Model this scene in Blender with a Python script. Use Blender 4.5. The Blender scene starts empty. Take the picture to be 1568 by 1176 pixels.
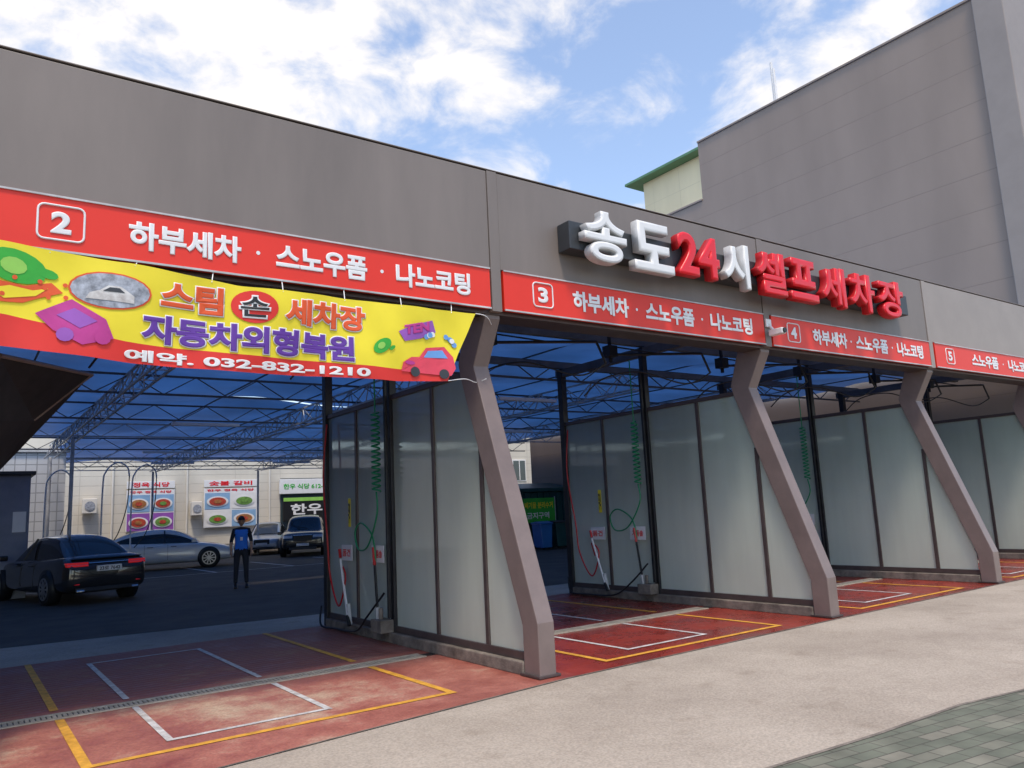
import bpy, bmesh, math, random
from mathutils import Vector, Matrix, Quaternion
random.seed(4)
SC=bpy.context.scene
COL=bpy.context.collection

# ------------------------------------------------------------ materials
def new_mat(name):
    m=bpy.data.materials.new(name); m.use_nodes=True
    return m, m.node_tree, m.node_tree.nodes["Principled BSDF"]
def mat(name,col,rough=.6,metal=0,amt=.12,scale=3,bump=0,bscale=40,emit=0,spec=.5,coat=0,col2=None,stretch=(1,1,1)):
    m,nt,p=new_mat(name); N=nt.nodes; L=nt.links
    tc=N.new("ShaderNodeTexCoord"); mp=N.new("ShaderNodeMapping"); mp.inputs['Scale'].default_value=stretch
    L.new(tc.outputs['Object'],mp.inputs[0])
    nz=N.new("ShaderNodeTexNoise"); nz.inputs['Scale'].default_value=scale; nz.inputs['Detail'].default_value=5; nz.inputs['Roughness'].default_value=.65
    L.new(mp.outputs[0],nz.inputs['Vector'])
    cr=N.new("ShaderNodeValToRGB"); e=cr.color_ramp.elements
    e[0].position=.3; e[1].position=.7
    c2=col2 if col2 else tuple(min(1,c*(1+amt)) for c in col)
    c1=tuple(c*(1-amt) for c in col)
    e[0].color=(*c1,1); e[1].color=(*c2,1)
    L.new(nz.outputs['Fac'],cr.inputs[0]); L.new(cr.outputs[0],p.inputs['Base Color'])
    p.inputs['Roughness'].default_value=rough; p.inputs['Metallic'].default_value=metal
    p.inputs['Specular IOR Level'].default_value=spec
    p.inputs['Coat Weight'].default_value=coat
    if emit:
        p.inputs['Emission Color'].default_value=(*col,1); p.inputs['Emission Strength'].default_value=emit
    if bump:
        n2=N.new("ShaderNodeTexNoise"); n2.inputs['Scale'].default_value=bscale; n2.inputs['Detail'].default_value=3
        L.new(tc.outputs['Object'],n2.inputs['Vector'])
        b=N.new("ShaderNodeBump"); b.inputs['Strength'].default_value=bump; b.inputs['Distance'].default_value=.02
        L.new(n2.outputs['Fac'],b.inputs['Height']); L.new(b.outputs[0],p.inputs['Normal'])
    return m
M={}
M['fascia']=mat('gray_composite_panel',(.205,.170,.148),.5,0,.12,1.3,.06,6,stretch=(1,1,.22))
M['fascia_lt']=mat('pale_composite_panel',(.32,.27,.235),.5,0,.07,1.2)
M['leg']=mat('brown_gray_leg_paint',(.20,.150,.134),.4,0,.14,2.5,.03,30)
M['frame']=mat('dark_frame',(.085,.064,.060),.4,.2,.2,4)
M['black']=mat('black_paint',(.012,.012,.013),.4,0,.2,6)
M['blackmetal']=mat('dark_steel',(.03,.03,.033),.4,.4,.3,6)
M['steel']=mat('galvanised_steel',(.50,.50,.49),.5,.05,.3,3)
M['truss']=mat('dark_truss_paint',(.09,.095,.105),.5,.1,.3,3)
M['white']=mat('white_plastic',(.8,.79,.77),.35,0,.04,4)
M['red']=mat('sign_red',(.80,.028,.008),.45,0,.05,1.0)
M['letred']=mat('letter_red',(.78,.010,.02),.3,0,.06,2)
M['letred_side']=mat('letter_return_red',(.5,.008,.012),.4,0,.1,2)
M['curb']=mat('stained_concrete',(.19,.160,.13),.85,0,.5,5,.4,50)
M['yellow']=mat('banner_yellow',(.88,.72,.03),.65,0,.05,2)
M['purple']=mat('banner_purple',(.13,.04,.33),.6,0,.05,2)
M['orange']=mat('banner_orange_red',(.78,.10,.02),.6)
M['banred']=mat('banner_red',(.72,.03,.02),.6,0,.08,2)
M['green']=mat('banner_green',(.04,.42,.04),.6)
M['ltgreen']=mat('banner_light_green',(.3,.62,.1),.6)
M['pink']=mat('banner_magenta',(.5,.04,.25),.6)
M['lilac']=mat('banner_lilac',(.30,.09,.42),.6)
M['carpink']=mat('banner_car_red',(.75,.06,.10),.6)
M['skyblue']=mat('banner_blue',(.15,.35,.7),.6)
M['gray']=mat('photo_gray',(.32,.34,.38),.6,0,.6,14)
M['dgray']=mat('dark_gray_box',(.035,.038,.042),.45)
M['awning']=mat('dark_brown_canvas',(.022,.018,.018),.7,0,.4,5)
M['linew']=mat('road_paint_white',(.58,.52,.48),.6,0,.35,9,col2=(.78,.77,.74))
M['liney']=mat('road_paint_yellow',(.70,.35,.04),.6,0,.32,9)
M['asphalt']=mat('asphalt',(.076,.064,.050),.75,0,.35,1.2,.5,120)
M['carglass']=mat('dark_car_glass',(.012,.014,.015),.06,0,.1,1,spec=.8)
M['tire']=mat('tyre_rubber',(.018,.018,.018),.8)
M['rim']=mat('alloy_rim',(.45,.45,.46),.3,.8)
M['tail']=mat('tail_lamp_red',(.7,.02,.015),.2,0,.05,emit=.25,coat=.6)
M['headl']=mat('headlamp_glass',(.7,.72,.75),.1,.2,coat=.6)
M['chrome']=mat('chrome',(.7,.7,.7),.15,1)
M['beige']=mat('beige_cladding',(.60,.54,.42),.7,0,.06,.6)
M['beigew']=mat('pale_cladding',(.72,.68,.60),.7,0,.07,.5)
M['greeneave']=mat('green_eave',(.09,.22,.11),.5)
M['bluebox']=mat('blue_gray_booth',(.21,.23,.29),.5)
M['teal']=mat('teal_container',(.006,.06,.065),.5)
M['bluebin']=mat('blue_bin',(.02,.14,.42),.4)
M['hosegreen']=mat('green_hose',(.01,.24,.09),.35)
M['hosered']=mat('red_hose',(.50,.02,.02),.35)
M['skin']=mat('skin',(.42,.24,.16),.5,0,.05)
M['jblue']=mat('blue_jacket',(.02,.18,.72),.7)
M['jblack']=mat('navy_cloth',(.016,.018,.028),.8)
M['food1']=mat('food_red',(.45,.06,.03),.5,0,.5,9)
M['food2']=mat('food_green',(.15,.30,.06),.5,0,.5,9)
M['food3']=mat('food_brown',(.38,.16,.05),.5,0,.5,9)
M['posterblue']=mat('poster_blue',(.25,.42,.62),.5)
M['window']=mat('window_glass',(.05,.07,.08),.1)
M['grate']=mat('drain_grate',(.46,.40,.31),.6,.1,.3,8)

def seam_mat(name,col,pz,py,seam=.02,dark=.72,axis=1):
    m,nt,p=new_mat(name); N=nt.nodes;L=nt.links
    tc=N.new("ShaderNodeTexCoord"); sp=N.new("ShaderNodeSeparateXYZ"); L.new(tc.outputs['Object'],sp.inputs[0])
    def line(out,period,w):
        a=N.new("ShaderNodeMath");a.operation='PINGPONG';a.inputs[1].default_value=period/2;L.new(out,a.inputs[0])
        b=N.new("ShaderNodeMath");b.operation='LESS_THAN';b.inputs[1].default_value=w/2;L.new(a.outputs[0],b.inputs[0]);return b.outputs[0]
    l1=line(sp.outputs[2],pz,seam); l2=line(sp.outputs[axis],py,seam)
    mx=N.new("ShaderNodeMath");mx.operation='MAXIMUM';L.new(l1,mx.inputs[0]);L.new(l2,mx.inputs[1])
    nz=N.new("ShaderNodeTexNoise");nz.inputs['Scale'].default_value=.9;nz.inputs['Detail'].default_value=6
    mp=N.new("ShaderNodeMapping");mp.inputs['Scale'].default_value=(1,1,.3);L.new(tc.outputs['Object'],mp.inputs[0]);L.new(mp.outputs[0],nz.inputs['Vector'])
    cr=N.new("ShaderNodeValToRGB");cr.color_ramp.elements[0].position=.3;cr.color_ramp.elements[1].position=.72
    cr.color_ramp.elements[0].color=(*[c*.90 for c in col],1);cr.color_ramp.elements[1].color=(*[c*1.08 for c in col],1)
    L.new(nz.outputs[0],cr.inputs[0])
    mi=N.new("ShaderNodeMixRGB");L.new(mx.outputs[0],mi.inputs[0]);L.new(cr.outputs[0],mi.inputs[1]);mi.inputs[2].default_value=(*[c*dark for c in col],1)
    L.new(mi.outputs[0],p.inputs['Base Color']);p.inputs['Roughness'].default_value=.6
    b=N.new("ShaderNodeBump");b.invert=True;b.inputs['Distance'].default_value=.01;b.inputs['Strength'].default_value=.6;L.new(mx.outputs[0],b.inputs['Height']);L.new(b.outputs[0],p.inputs['Normal'])
    return m
M['graywall']=seam_mat('gray_wall_panels',(.315,.245,.198),.95,200,.025,.84)
M['beigewall']=seam_mat('beige_wall_panels',(.68,.63,.53),.45,2.4,.025,.78,0)
M['tilewall']=seam_mat('white_tile_wall',(.6,.61,.61),.32,.32,.03,.55,0)
M['beigebld']=seam_mat('cream_wall',(.78,.70,.47),1.1,1.6,.02,.85)

def concrete():
    m,nt,p=new_mat('apron_concrete');N=nt.nodes;L=nt.links
    tc=N.new("ShaderNodeTexCoord")
    a=N.new("ShaderNodeTexNoise");a.inputs['Scale'].default_value=.5;a.inputs['Detail'].default_value=10;a.inputs['Roughness'].default_value=.66
    b=N.new("ShaderNodeTexNoise");b.inputs['Scale'].default_value=55;b.inputs['Detail'].default_value=4
    s=N.new("ShaderNodeTexNoise");s.inputs['Scale'].default_value=2.3;s.inputs['Detail'].default_value=6
    for n in(a,b,s):L.new(tc.outputs['Object'],n.inputs['Vector'])
    cr=N.new("ShaderNodeValToRGB");e=cr.color_ramp.elements;e[0].position=.34;e[0].color=(.35,.290,.228,1);e[1].position=.60;e[1].color=(.47,.40,.32,1)
    L.new(a.outputs[0],cr.inputs[0])
    c2=N.new("ShaderNodeValToRGB");e=c2.color_ramp.elements;e[0].position=.35;e[0].color=(.80,.80,.80,1);e[1].position=.65;e[1].color=(1.08,1.08,1.08,1)
    L.new(b.outputs[0],c2.inputs[0])
    c3=N.new("ShaderNodeValToRGB");e=c3.color_ramp.elements;e[0].position=.28;e[0].color=(.84,.82,.80,1);e[1].position=.42;e[1].color=(1,1,1,1)
    L.new(s.outputs[0],c3.inputs[0])
    mu=N.new("ShaderNodeMixRGB");mu.blend_type='MULTIPLY';mu.inputs[0].default_value=1;L.new(cr.outputs[0],mu.inputs[1]);L.new(c2.outputs[0],mu.inputs[2])
    m3=N.new("ShaderNodeMixRGB");m3.blend_type='MULTIPLY';m3.inputs[0].default_value=1;L.new(mu.outputs[0],m3.inputs[1]);L.new(c3.outputs[0],m3.inputs[2])
    L.new(m3.outputs[0],p.inputs['Base Color']);p.inputs['Roughness'].default_value=.85
    bp=N.new("ShaderNodeBump");bp.inputs['Strength'].default_value=.5;bp.inputs['Distance'].default_value=.01;L.new(b.outputs[0],bp.inputs['Height']);L.new(bp.outputs[0],p.inputs['Normal'])
    return m
M['concrete']=concrete()
def redfloor():
    m,nt,p=new_mat('red_epoxy_floor');N=nt.nodes;L=nt.links
    tc=N.new("ShaderNodeTexCoord");sp=N.new("ShaderNodeSeparateXYZ");L.new(tc.outputs['Object'],sp.inputs[0])
    a=N.new("ShaderNodeTexNoise");a.inputs['Scale'].default_value=1.1;a.inputs['Detail'].default_value=9;a.inputs['Roughness'].default_value=.72
    L.new(tc.outputs['Object'],a.inputs['Vector'])
    g=N.new("ShaderNodeTexNoise");g.inputs['Scale'].default_value=60;g.inputs['Detail'].default_value=3;L.new(tc.outputs['Object'],g.inputs['Vector'])
    mr=N.new("ShaderNodeMapRange");mr.inputs[1].default_value=4.4;mr.inputs[2].default_value=5.0;mr.inputs[3].default_value=1;mr.inputs[4].default_value=0;L.new(sp.outputs[0],mr.inputs[0])
    def bumpf(out,c,wd):
        s=N.new("ShaderNodeMath");s.operation='SUBTRACT';s.inputs[1].default_value=c;L.new(out,s.inputs[0])
        b=N.new("ShaderNodeMath");b.operation='ABSOLUTE';L.new(s.outputs[0],b.inputs[0])
        r=N.new("ShaderNodeMapRange");r.interpolation_type='SMOOTHSTEP';r.inputs[1].default_value=0;r.inputs[2].default_value=wd;r.inputs[3].default_value=1;r.inputs[4].default_value=0;L.new(b.outputs[0],r.inputs[0]);return r.outputs[0]
    bx_=bumpf(sp.outputs[0],2.2,1.6);by2=bumpf(sp.outputs[1],7.3,1.3)
    pm=N.new("ShaderNodeMath");pm.operation='MULTIPLY';L.new(bx_,pm.inputs[0]);L.new(by2,pm.inputs[1])
    ad=N.new("ShaderNodeMath");ad.operation='MULTIPLY_ADD';ad.inputs[1].default_value=.15;L.new(pm.outputs[0],ad.inputs[0]);L.new(a.outputs[0],ad.inputs[2])
    worn=N.new("ShaderNodeValToRGB");e=worn.color_ramp.elements;e[0].position=.32;e[0].color=(.28,.070,.052,1);e[1].position=.74;e[1].color=(.54,.40,.28,1)
    k=worn.color_ramp.elements.new(.54);k.color=(.41,.150,.108,1)
    sat=N.new("ShaderNodeValToRGB");e=sat.color_ramp.elements;e[0].position=.3;e[0].color=(.18,.018,.012,1);e[1].position=.7;e[1].color=(.34,.045,.026,1)
    L.new(ad.outputs[0],worn.inputs[0]);L.new(a.outputs[0],sat.inputs[0])
    mi=N.new("ShaderNodeMixRGB");L.new(mr.outputs[0],mi.inputs[0]);L.new(sat.outputs[0],mi.inputs[1]);L.new(worn.outputs[0],mi.inputs[2])
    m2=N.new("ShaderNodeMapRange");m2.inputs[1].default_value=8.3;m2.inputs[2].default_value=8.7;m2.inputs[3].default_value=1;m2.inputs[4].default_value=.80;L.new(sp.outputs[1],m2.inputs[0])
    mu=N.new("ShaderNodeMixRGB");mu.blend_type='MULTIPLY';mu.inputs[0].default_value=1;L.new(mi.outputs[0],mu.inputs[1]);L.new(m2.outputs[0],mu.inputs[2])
    gr=N.new("ShaderNodeMapRange");gr.inputs[1].default_value=.3;gr.inputs[2].default_value=.7;gr.inputs[3].default_value=.78;gr.inputs[4].default_value=1.15;L.new(g.outputs[0],gr.inputs[0])
    mg=N.new("ShaderNodeMixRGB");mg.blend_type='MULTIPLY';mg.inputs[0].default_value=1;L.new(mu.outputs[0],mg.inputs[1]);L.new(gr.outputs[0],mg.inputs[2])
    L.new(mg.outputs[0],p.inputs['Base Color'])
    r=N.new("ShaderNodeMapRange");r.inputs[1].default_value=.4;r.inputs[2].default_value=.6;r.inputs[3].default_value=.12;r.inputs[4].default_value=.45;L.new(a.outputs[0],r.inputs[0])
    rr=N.new("ShaderNodeMath");rr.operation='MULTIPLY_ADD';rr.inputs[1].default_value=.3;L.new(mr.outputs[0],rr.inputs[0]);L.new(r.outputs[0],rr.inputs[2])
    L.new(rr.outputs[0],p.inputs['Roughness'])
    bp=N.new("ShaderNodeBump");bp.inputs['Strength'].default_value=.3;bp.inputs['Distance'].default_value=.006;L.new(g.outputs[0],bp.inputs['Height'])
    w=N.new("ShaderNodeTexWave");w.bands_direction='Y';w.inputs['Scale'].default_value=2.6;L.new(tc.outputs['Object'],w.inputs[0])
    ms=N.new("ShaderNodeMath");ms.operation='GREATER_THAN';ms.inputs[1].default_value=8.45;L.new(sp.outputs[1],ms.inputs[0])
    mm=N.new("ShaderNodeMath");mm.operation='MULTIPLY';L.new(w.outputs[1],mm.inputs[0]);L.new(ms.outputs[0],mm.inputs[1])
    b2=N.new("ShaderNodeBump");b2.inputs['Strength'].default_value=.6;b2.inputs['Distance'].default_value=.012;L.new(mm.outputs[0],b2.inputs['Height']);L.new(bp.outputs[0],b2.inputs['Normal'])
    L.new(b2.outputs[0],p.inputs['Normal'])
    return m
M['redfloor']=redfloor()
def pavers():
    m,nt,p=new_mat('paver_blocks');N=nt.nodes;L=nt.links
    tc=N.new("ShaderNodeTexCoord");mp=N.new("ShaderNodeMapping");mp.inputs['Rotation'].default_value=(0,0,.12);L.new(tc.outputs['Object'],mp.inputs[0])
    b=N.new("ShaderNodeTexBrick");b.inputs['Scale'].default_value=1;b.inputs['Brick Width'].default_value=.22;b.inputs['Row Height'].default_value=.11;b.inputs['Mortar Size'].default_value=.005
    b.inputs['Color1'].default_value=(.155,.165,.12,1);b.inputs['Color2'].default_value=(.36,.31,.245,1);b.inputs['Mortar'].default_value=(.11,.105,.08,1);b.inputs['Bias'].default_value=-.5
    L.new(mp.outputs[0],b.inputs[0])
    n=N.new("ShaderNodeTexNoise");n.inputs['Scale'].default_value=3;n.inputs['Detail'].default_value=8;L.new(tc.outputs['Object'],n.inputs['Vector'])
    cr=N.new("ShaderNodeValToRGB");e=cr.color_ramp.elements;e[0].position=.3;e[0].color=(.65,.65,.65,1);e[1].position=.7;e[1].color=(1.15,1.15,1.15,1);L.new(n.outputs[0],cr.inputs[0])
    mu=N.new("ShaderNodeMixRGB");mu.blend_type='MULTIPLY';mu.inputs[0].default_value=1;L.new(b.outputs[0],mu.inputs[1]);L.new(cr.outputs[0],mu.inputs[2])
    L.new(mu.outputs[0],p.inputs['Base Color']);p.inputs['Roughness'].default_value=.9
    bp=N.new("ShaderNodeBump");bp.invert=True;bp.inputs['Distance'].default_value=.006;L.new(b.outputs['Fac'],bp.inputs['Height']);L.new(bp.outputs[0],p.inputs['Normal'])
    return m
M['pavers']=pavers()
def translucent(name,col,tr,trans,rough,glossy,amt=.15,scale=1.5,coltop=None,transtop=None):
    m=bpy.data.materials.new(name);m.use_nodes=True;nt=m.node_tree;N=nt.nodes;L=nt.links;N.clear()
    o=N.new("ShaderNodeOutputMaterial")
    tc=N.new("ShaderNodeTexCoord");n=N.new("ShaderNodeTexNoise");n.inputs['Scale'].default_value=scale;n.inputs['Detail'].default_value=6;L.new(tc.outputs['Object'],n.inputs['Vector'])
    cr=N.new("ShaderNodeValToRGB");e=cr.color_ramp.elements;e[0].position=.3;e[1].position=.7;e[0].color=(*[c*(1-amt) for c in col],1);e[1].color=(*[min(1,c*(1+amt)) for c in col],1);L.new(n.outputs[0],cr.inputs[0])
    cout=cr.outputs[0];hz=None
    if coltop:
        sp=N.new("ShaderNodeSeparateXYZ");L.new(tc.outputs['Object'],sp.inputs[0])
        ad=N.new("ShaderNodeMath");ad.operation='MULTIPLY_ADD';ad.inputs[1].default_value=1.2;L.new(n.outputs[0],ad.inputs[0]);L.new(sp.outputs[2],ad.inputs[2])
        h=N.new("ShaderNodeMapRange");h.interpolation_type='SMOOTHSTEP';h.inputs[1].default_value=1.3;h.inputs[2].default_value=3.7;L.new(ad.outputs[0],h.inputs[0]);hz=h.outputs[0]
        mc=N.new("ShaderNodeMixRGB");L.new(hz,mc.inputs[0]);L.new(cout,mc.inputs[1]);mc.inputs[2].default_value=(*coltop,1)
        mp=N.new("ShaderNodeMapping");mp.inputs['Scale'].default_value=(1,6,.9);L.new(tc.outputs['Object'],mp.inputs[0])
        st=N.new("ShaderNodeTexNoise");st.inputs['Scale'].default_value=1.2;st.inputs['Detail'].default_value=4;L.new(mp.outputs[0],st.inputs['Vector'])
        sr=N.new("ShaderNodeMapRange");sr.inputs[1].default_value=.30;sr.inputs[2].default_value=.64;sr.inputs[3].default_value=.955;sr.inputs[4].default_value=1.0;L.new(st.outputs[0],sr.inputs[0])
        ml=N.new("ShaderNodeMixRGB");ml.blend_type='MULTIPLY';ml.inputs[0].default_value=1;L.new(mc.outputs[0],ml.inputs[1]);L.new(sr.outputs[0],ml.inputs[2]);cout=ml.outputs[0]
    d=N.new("ShaderNodeBsdfDiffuse");t=N.new("ShaderNodeBsdfTranslucent");L.new(cout,d.inputs[0]);L.new(cout,t.inputs[0])
    m1=N.new("ShaderNodeMixShader");m1.inputs[0].default_value=tr;L.new(d.outputs[0],m1.inputs[1]);L.new(t.outputs[0],m1.inputs[2])
    last=m1
    if trans>0:
        tp=N.new("ShaderNodeBsdfTransparent");tp.inputs[0].default_value=(.88,.97,.91,1);m2=N.new("ShaderNodeMixShader")
        mr=N.new("ShaderNodeMapRange");mr.inputs[3].default_value=trans;mr.inputs[4].default_value=transtop
        L.new(hz,mr.inputs[0]);L.new(mr.outputs[0],m2.inputs[0])
        L.new(m1.outputs[0],m2.inputs[1]);L.new(tp.outputs[0],m2.inputs[2]);last=m2
    g=N.new("ShaderNodeBsdfGlossy");g.inputs['Roughness'].default_value=rough;m3=N.new("ShaderNodeMixShader")
    f=N.new("ShaderNodeFresnel");f.inputs[0].default_value=1.5
    fm=N.new("ShaderNodeMath");fm.operation='MULTIPLY';fm.inputs[1].default_value=glossy;L.new(f.outputs[0],fm.inputs[0])
    L.new(fm.outputs[0],m3.inputs[0]);L.new(last.outputs[0],m3.inputs[1]);L.new(g.outputs[0],m3.inputs[2]);L.new(m3.outputs[0],o.inputs[0])
    return m
M['frost']=translucent('frosted_glass',(.90,.96,.84),.48,.10,.05,1.5,.04,.8,coltop=(.58,.67,.61),transtop=.36)  # whiter film below; darker upper tint has the roof's reflection painted in
M['tarp']=translucent('blue_tarpaulin',(.048,.160,.46),.38,0,.4,.3,.28,.6)

# ------------------------------------------------------------ geometry helpers
def empty(name,loc=(0,0,0)):
    e=bpy.data.objects.new(name,None);COL.objects.link(e);e.location=loc;e.empty_display_size=.3;return e
def finish(bm,name,m,parent=None,bevel=0,smooth=False,recalc=True):
    if recalc: bmesh.ops.recalc_face_normals(bm,faces=bm.faces)
    me=bpy.data.meshes.new(name);bm.to_mesh(me);bm.free()
    ms=m if isinstance(m,(list,tuple)) else [m]
    for x in ms: me.materials.append(M[x] if isinstance(x,str) else x)
    if smooth:
        for p in me.polygons:p.use_smooth=True
    o=bpy.data.objects.new(name,me);COL.objects.link(o)
    if parent:o.parent=parent
    if bevel:
        b=o.modifiers.new('bevel','BEVEL');b.width=bevel;b.segments=2;b.limit_method='ANGLE'
    return o
def abox(bm,x0,x1,y0,y1,z0,z1,mi=0):
    v=[bm.verts.new(p) for p in((x0,y0,z0),(x1,y0,z0),(x1,y1,z0),(x0,y1,z0),(x0,y0,z1),(x1,y0,z1),(x1,y1,z1),(x0,y1,z1))]
    for f in((0,3,2,1),(4,5,6,7),(0,1,5,4),(1,2,6,5),(2,3,7,6),(3,0,4,7)):
        fc=bm.faces.new([v[i] for i in f]);fc.material_index=mi
def box(name,x0,x1,y0,y1,z0,z1,m,parent=None,bevel=.006):
    bm=bmesh.new();abox(bm,x0,x1,y0,y1,z0,z1);return finish(bm,name,m,parent,bevel)
def abar(bm,p,q,r=.025,n=4,mi=0,r2=None):
    p=Vector(p);q=Vector(q);d=(q-p)
    if d.length<1e-6:return
    d.normalize();u=d.cross(Vector((0,0,1)))
    if u.length<.01:u=Vector((1,0,0))
    u.normalize();w=d.cross(u);r2=r if r2 is None else r2
    A=[];B=[]
    for i in range(n):
        a=2*math.pi*(i+.5)/n;o=u*math.cos(a)+w*math.sin(a);A.append(bm.verts.new(p+o*r));B.append(bm.verts.new(q+o*r2))
    for i in range(n):
        f=bm.faces.new((A[i],A[(i+1)%n],B[(i+1)%n],B[i]));f.material_index=mi
    bm.faces.new(A[::-1]).material_index=mi;bm.faces.new(B).material_index=mi
def prism(name,pts,lo,hi,m,parent=None,axis='X',bevel=.008):
    bm=bmesh.new()
    def P(a,b,c):
        return {'X':(c,a,b),'Y':(a,c,b),'Z':(a,b,c)}[axis]
    A=[bm.verts.new(P(a,b,lo)) for a,b in pts];B=[bm.verts.new(P(a,b,hi)) for a,b in pts]
    bm.faces.new(A);bm.faces.new(B[::-1]);n=len(pts)
    for i in range(n):bm.faces.new((A[i],B[i],B[(i+1)%n],A[(i+1)%n]))
    return finish(bm,name,m,parent,bevel)
def tube(name,pts,r,m,parent=None,cyc=False,res=3):
    cu=bpy.data.curves.new(name,'CURVE');cu.dimensions='3D';cu.bevel_depth=r;cu.bevel_resolution=res
    s=cu.splines.new('POLY');s.points.add(len(pts)-1)
    for i,p in enumerate(pts):s.points[i].co=(*p,1)
    s.use_cyclic_u=cyc;cu.use_fill_caps=True
    tmp=bpy.data.objects.new('t',cu);COL.objects.link(tmp);bpy.context.view_layer.update()
    me=bpy.data.meshes.new_from_object(tmp.evaluated_get(bpy.context.evaluated_depsgraph_get()))
    bpy.data.objects.remove(tmp);me.materials.clear();me.materials.append(M[m])
    for p in me.polygons:p.use_smooth=True
    o=bpy.data.objects.new(name,me);COL.objects.link(o)
    if parent:o.parent=parent
    return o
def smoothpts(pts,n=8):
    P=[Vector(p) for p in pts];P=[P[0]]+P+[P[-1]];out=[]
    for i in range(1,len(P)-2):
        a,b,c,d=P[i-1:i+3]
        for k in range(n):
            t=k/n;out.append(.5*((2*b)+(c-a)*t+(2*a-5*b+4*c-d)*t*t+(3*b-a-3*c+d)*t**3))
    out.append(P[-2]);return [tuple(p) for p in out]
def text_mesh(body,bold=.03,extr=.0):
    cu=bpy.data.curves.new('txt','FONT');cu.body=body;cu.extrude=extr;cu.bevel_depth=bold;cu.bevel_resolution=1;cu.resolution_u=6
    t=bpy.data.objects.new('t',cu);COL.objects.link(t);bpy.context.view_layer.update()
    me=bpy.data.meshes.new_from_object(t.evaluated_get(bpy.context.evaluated_depsgraph_get()))
    bpy.data.objects.remove(t);return me
def text(name,body,x0,x1,z0,z1,yf,depth,m,parent=None,bold=.03,warp=None,side=None,extr=0.0,shear=0,plane='Y',lift=0,halo=0):
    if halo:
        text(name+'_halo',body,x0-halo,x1+halo,z0-halo,z1+halo,yf,depth,'white',parent,bold+.035,warp,None,extr,shear,plane,lift)
        lift+=.005
    me=text_mesh(body,bold,extr)
    xs=[v.co.x for v in me.vertices];ys=[v.co.y for v in me.vertices];zs=[v.co.z for v in me.vertices]
    ax,bx,ay,by,az,bz=min(xs),max(xs),min(ys),max(ys),min(zs),max(zs)
    for v in me.vertices:
        a=(v.co.x-ax)/(bx-ax);b=(v.co.y-ay)/(by-ay);c=(v.co.z-az)/max(1e-6,bz-az)
        X=x0+a*(x1-x0);Z=z0+b*(z1-z0)+shear*(X-x0)
        Y=yf+(1-c)*depth
        if warp:Y=warp(X,Z)-.006-lift-c*.004
        if plane=='X': v.co=(Y,X,Z)
        else: v.co=(X,Y,Z)
    me.materials.clear();me.materials.append(M[m])
    if side:
        me.materials.append(M[side])
        for p in me.polygons:
            if abs(p.normal.y)<.5:p.material_index=1
    o=bpy.data.objects.new(name,me);COL.objects.link(o)
    if parent:o.parent=parent
    return o
def sheet(name,pts,z,m,parent=None):
    bm=bmesh.new();f=bm.faces.new([bm.verts.new((x,y,z)) for x,y in pts])
    f.normal_update()
    if f.normal.z<0:f.normal_flip()
    return finish(bm,name,m,parent,recalc=False)

P=4.76
CX=[-4.83,-.06,4.70,9.46,14.20,18.96]
FY=6.75
# ------------------------------------------------------------ ground
sheet('ground',[(-400,-400),(400,-400),(400,500),(-400,500)],-.016,'asphalt')
sheet('concrete_apron_pavement',[(-40,2.0),(60,2.0),(60,13.0),(5,13.05),(.5,13.6),(-40,14)],-.012,'concrete')
edge=[(-40,1.6),(-5,2.6),(1,2.95),(3,3.14),(4.02,3.20),(5.1,3.12),(6.2,3.09),(6.96,2.96),(9,2.85),(14,2.8),(60,2.6)]
sheet('paver_sidewalk_pavement',[(-40,-2)]+edge+[(60,-2)],-.006,'pavers')
bm=bmesh.new()
for a,b in zip(edge[:-1],edge[1:]):
    f=[bm.verts.new((a[0],a[1]-.02,-.002)),bm.verts.new((b[0],b[1]-.02,-.002)),bm.verts.new((b[0],b[1]+.01,-.002)),bm.verts.new((a[0],a[1]+.01,-.002))];bm.faces.new(f)
finish(bm,'pavement_joint','curb')
sheet('red_bay_floor',[(-6,5.35),(1.5,5.66),(4.8,6.02),(9.5,6.10),(19.0,6.14),(19.0,11.6),(-6,11.6)],-.008,'redfloor')
bm=bmesh.new()
for a,b in zip([(-6,5.35),(1.5,5.66),(4.8,6.02),(9.5,6.10)],[(1.5,5.66),(4.8,6.02),(9.5,6.10),(19.0,6.14)]):
    f=[bm.verts.new((a[0],a[1]-.02,-.004)),bm.verts.new((b[0],b[1]-.02,-.004)),bm.verts.new((b[0],b[1],-.004)),bm.verts.new((a[0],a[1],-.004))];bm.faces.new(f)
finish(bm,'floor_joint','curb')
mk=empty('bay_floor_markings')
def rect(bm,x0,x1,y0,y1,z=-.003):
    bm.faces.new([bm.verts.new(p) for p in((x0,y0,z),(x1,y0,z),(x1,y1,z),(x0,y1,z))])
bw=bmesh.new();by_=bmesh.new();bg=bmesh.new()
for k in range(-1,4):
    o=k*P
    w=.055
    for (ya,yb) in((6.6,8.04),(8.46,11.0)):
        rect(bw,1.40+o,1.40+w+o,ya,yb);rect(bw,2.66+o,2.66+w+o,ya,yb)
    rect(bw,1.40+w+o,2.66+o,6.6,6.6+w);rect(bw,1.40+w+o,2.66+o,11-w,11)
    w=.07
    for (ya,yb) in((6.30,8.04),(8.46,11.58)):
        rect(by_,.80+o,.80+w+o,ya,yb);rect(by_,3.70+o,3.70+w+o,ya,yb)
    rect(by_,.80+w+o,3.70+o,6.30,6.30+w)
    n=110
    for i in range(n):
        x=-.02+o+i*(P-.3)/n
        abox(bg,x+.006,x+(P-.3)/n-.006,8.11,8.25,-.006,.002)
    abox(bg,-.02+o,P-.32+o,8.06,8.105,-.006,.004);abox(bg,-.02+o,P-.32+o,8.255,8.30,-.006,.004)
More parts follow.
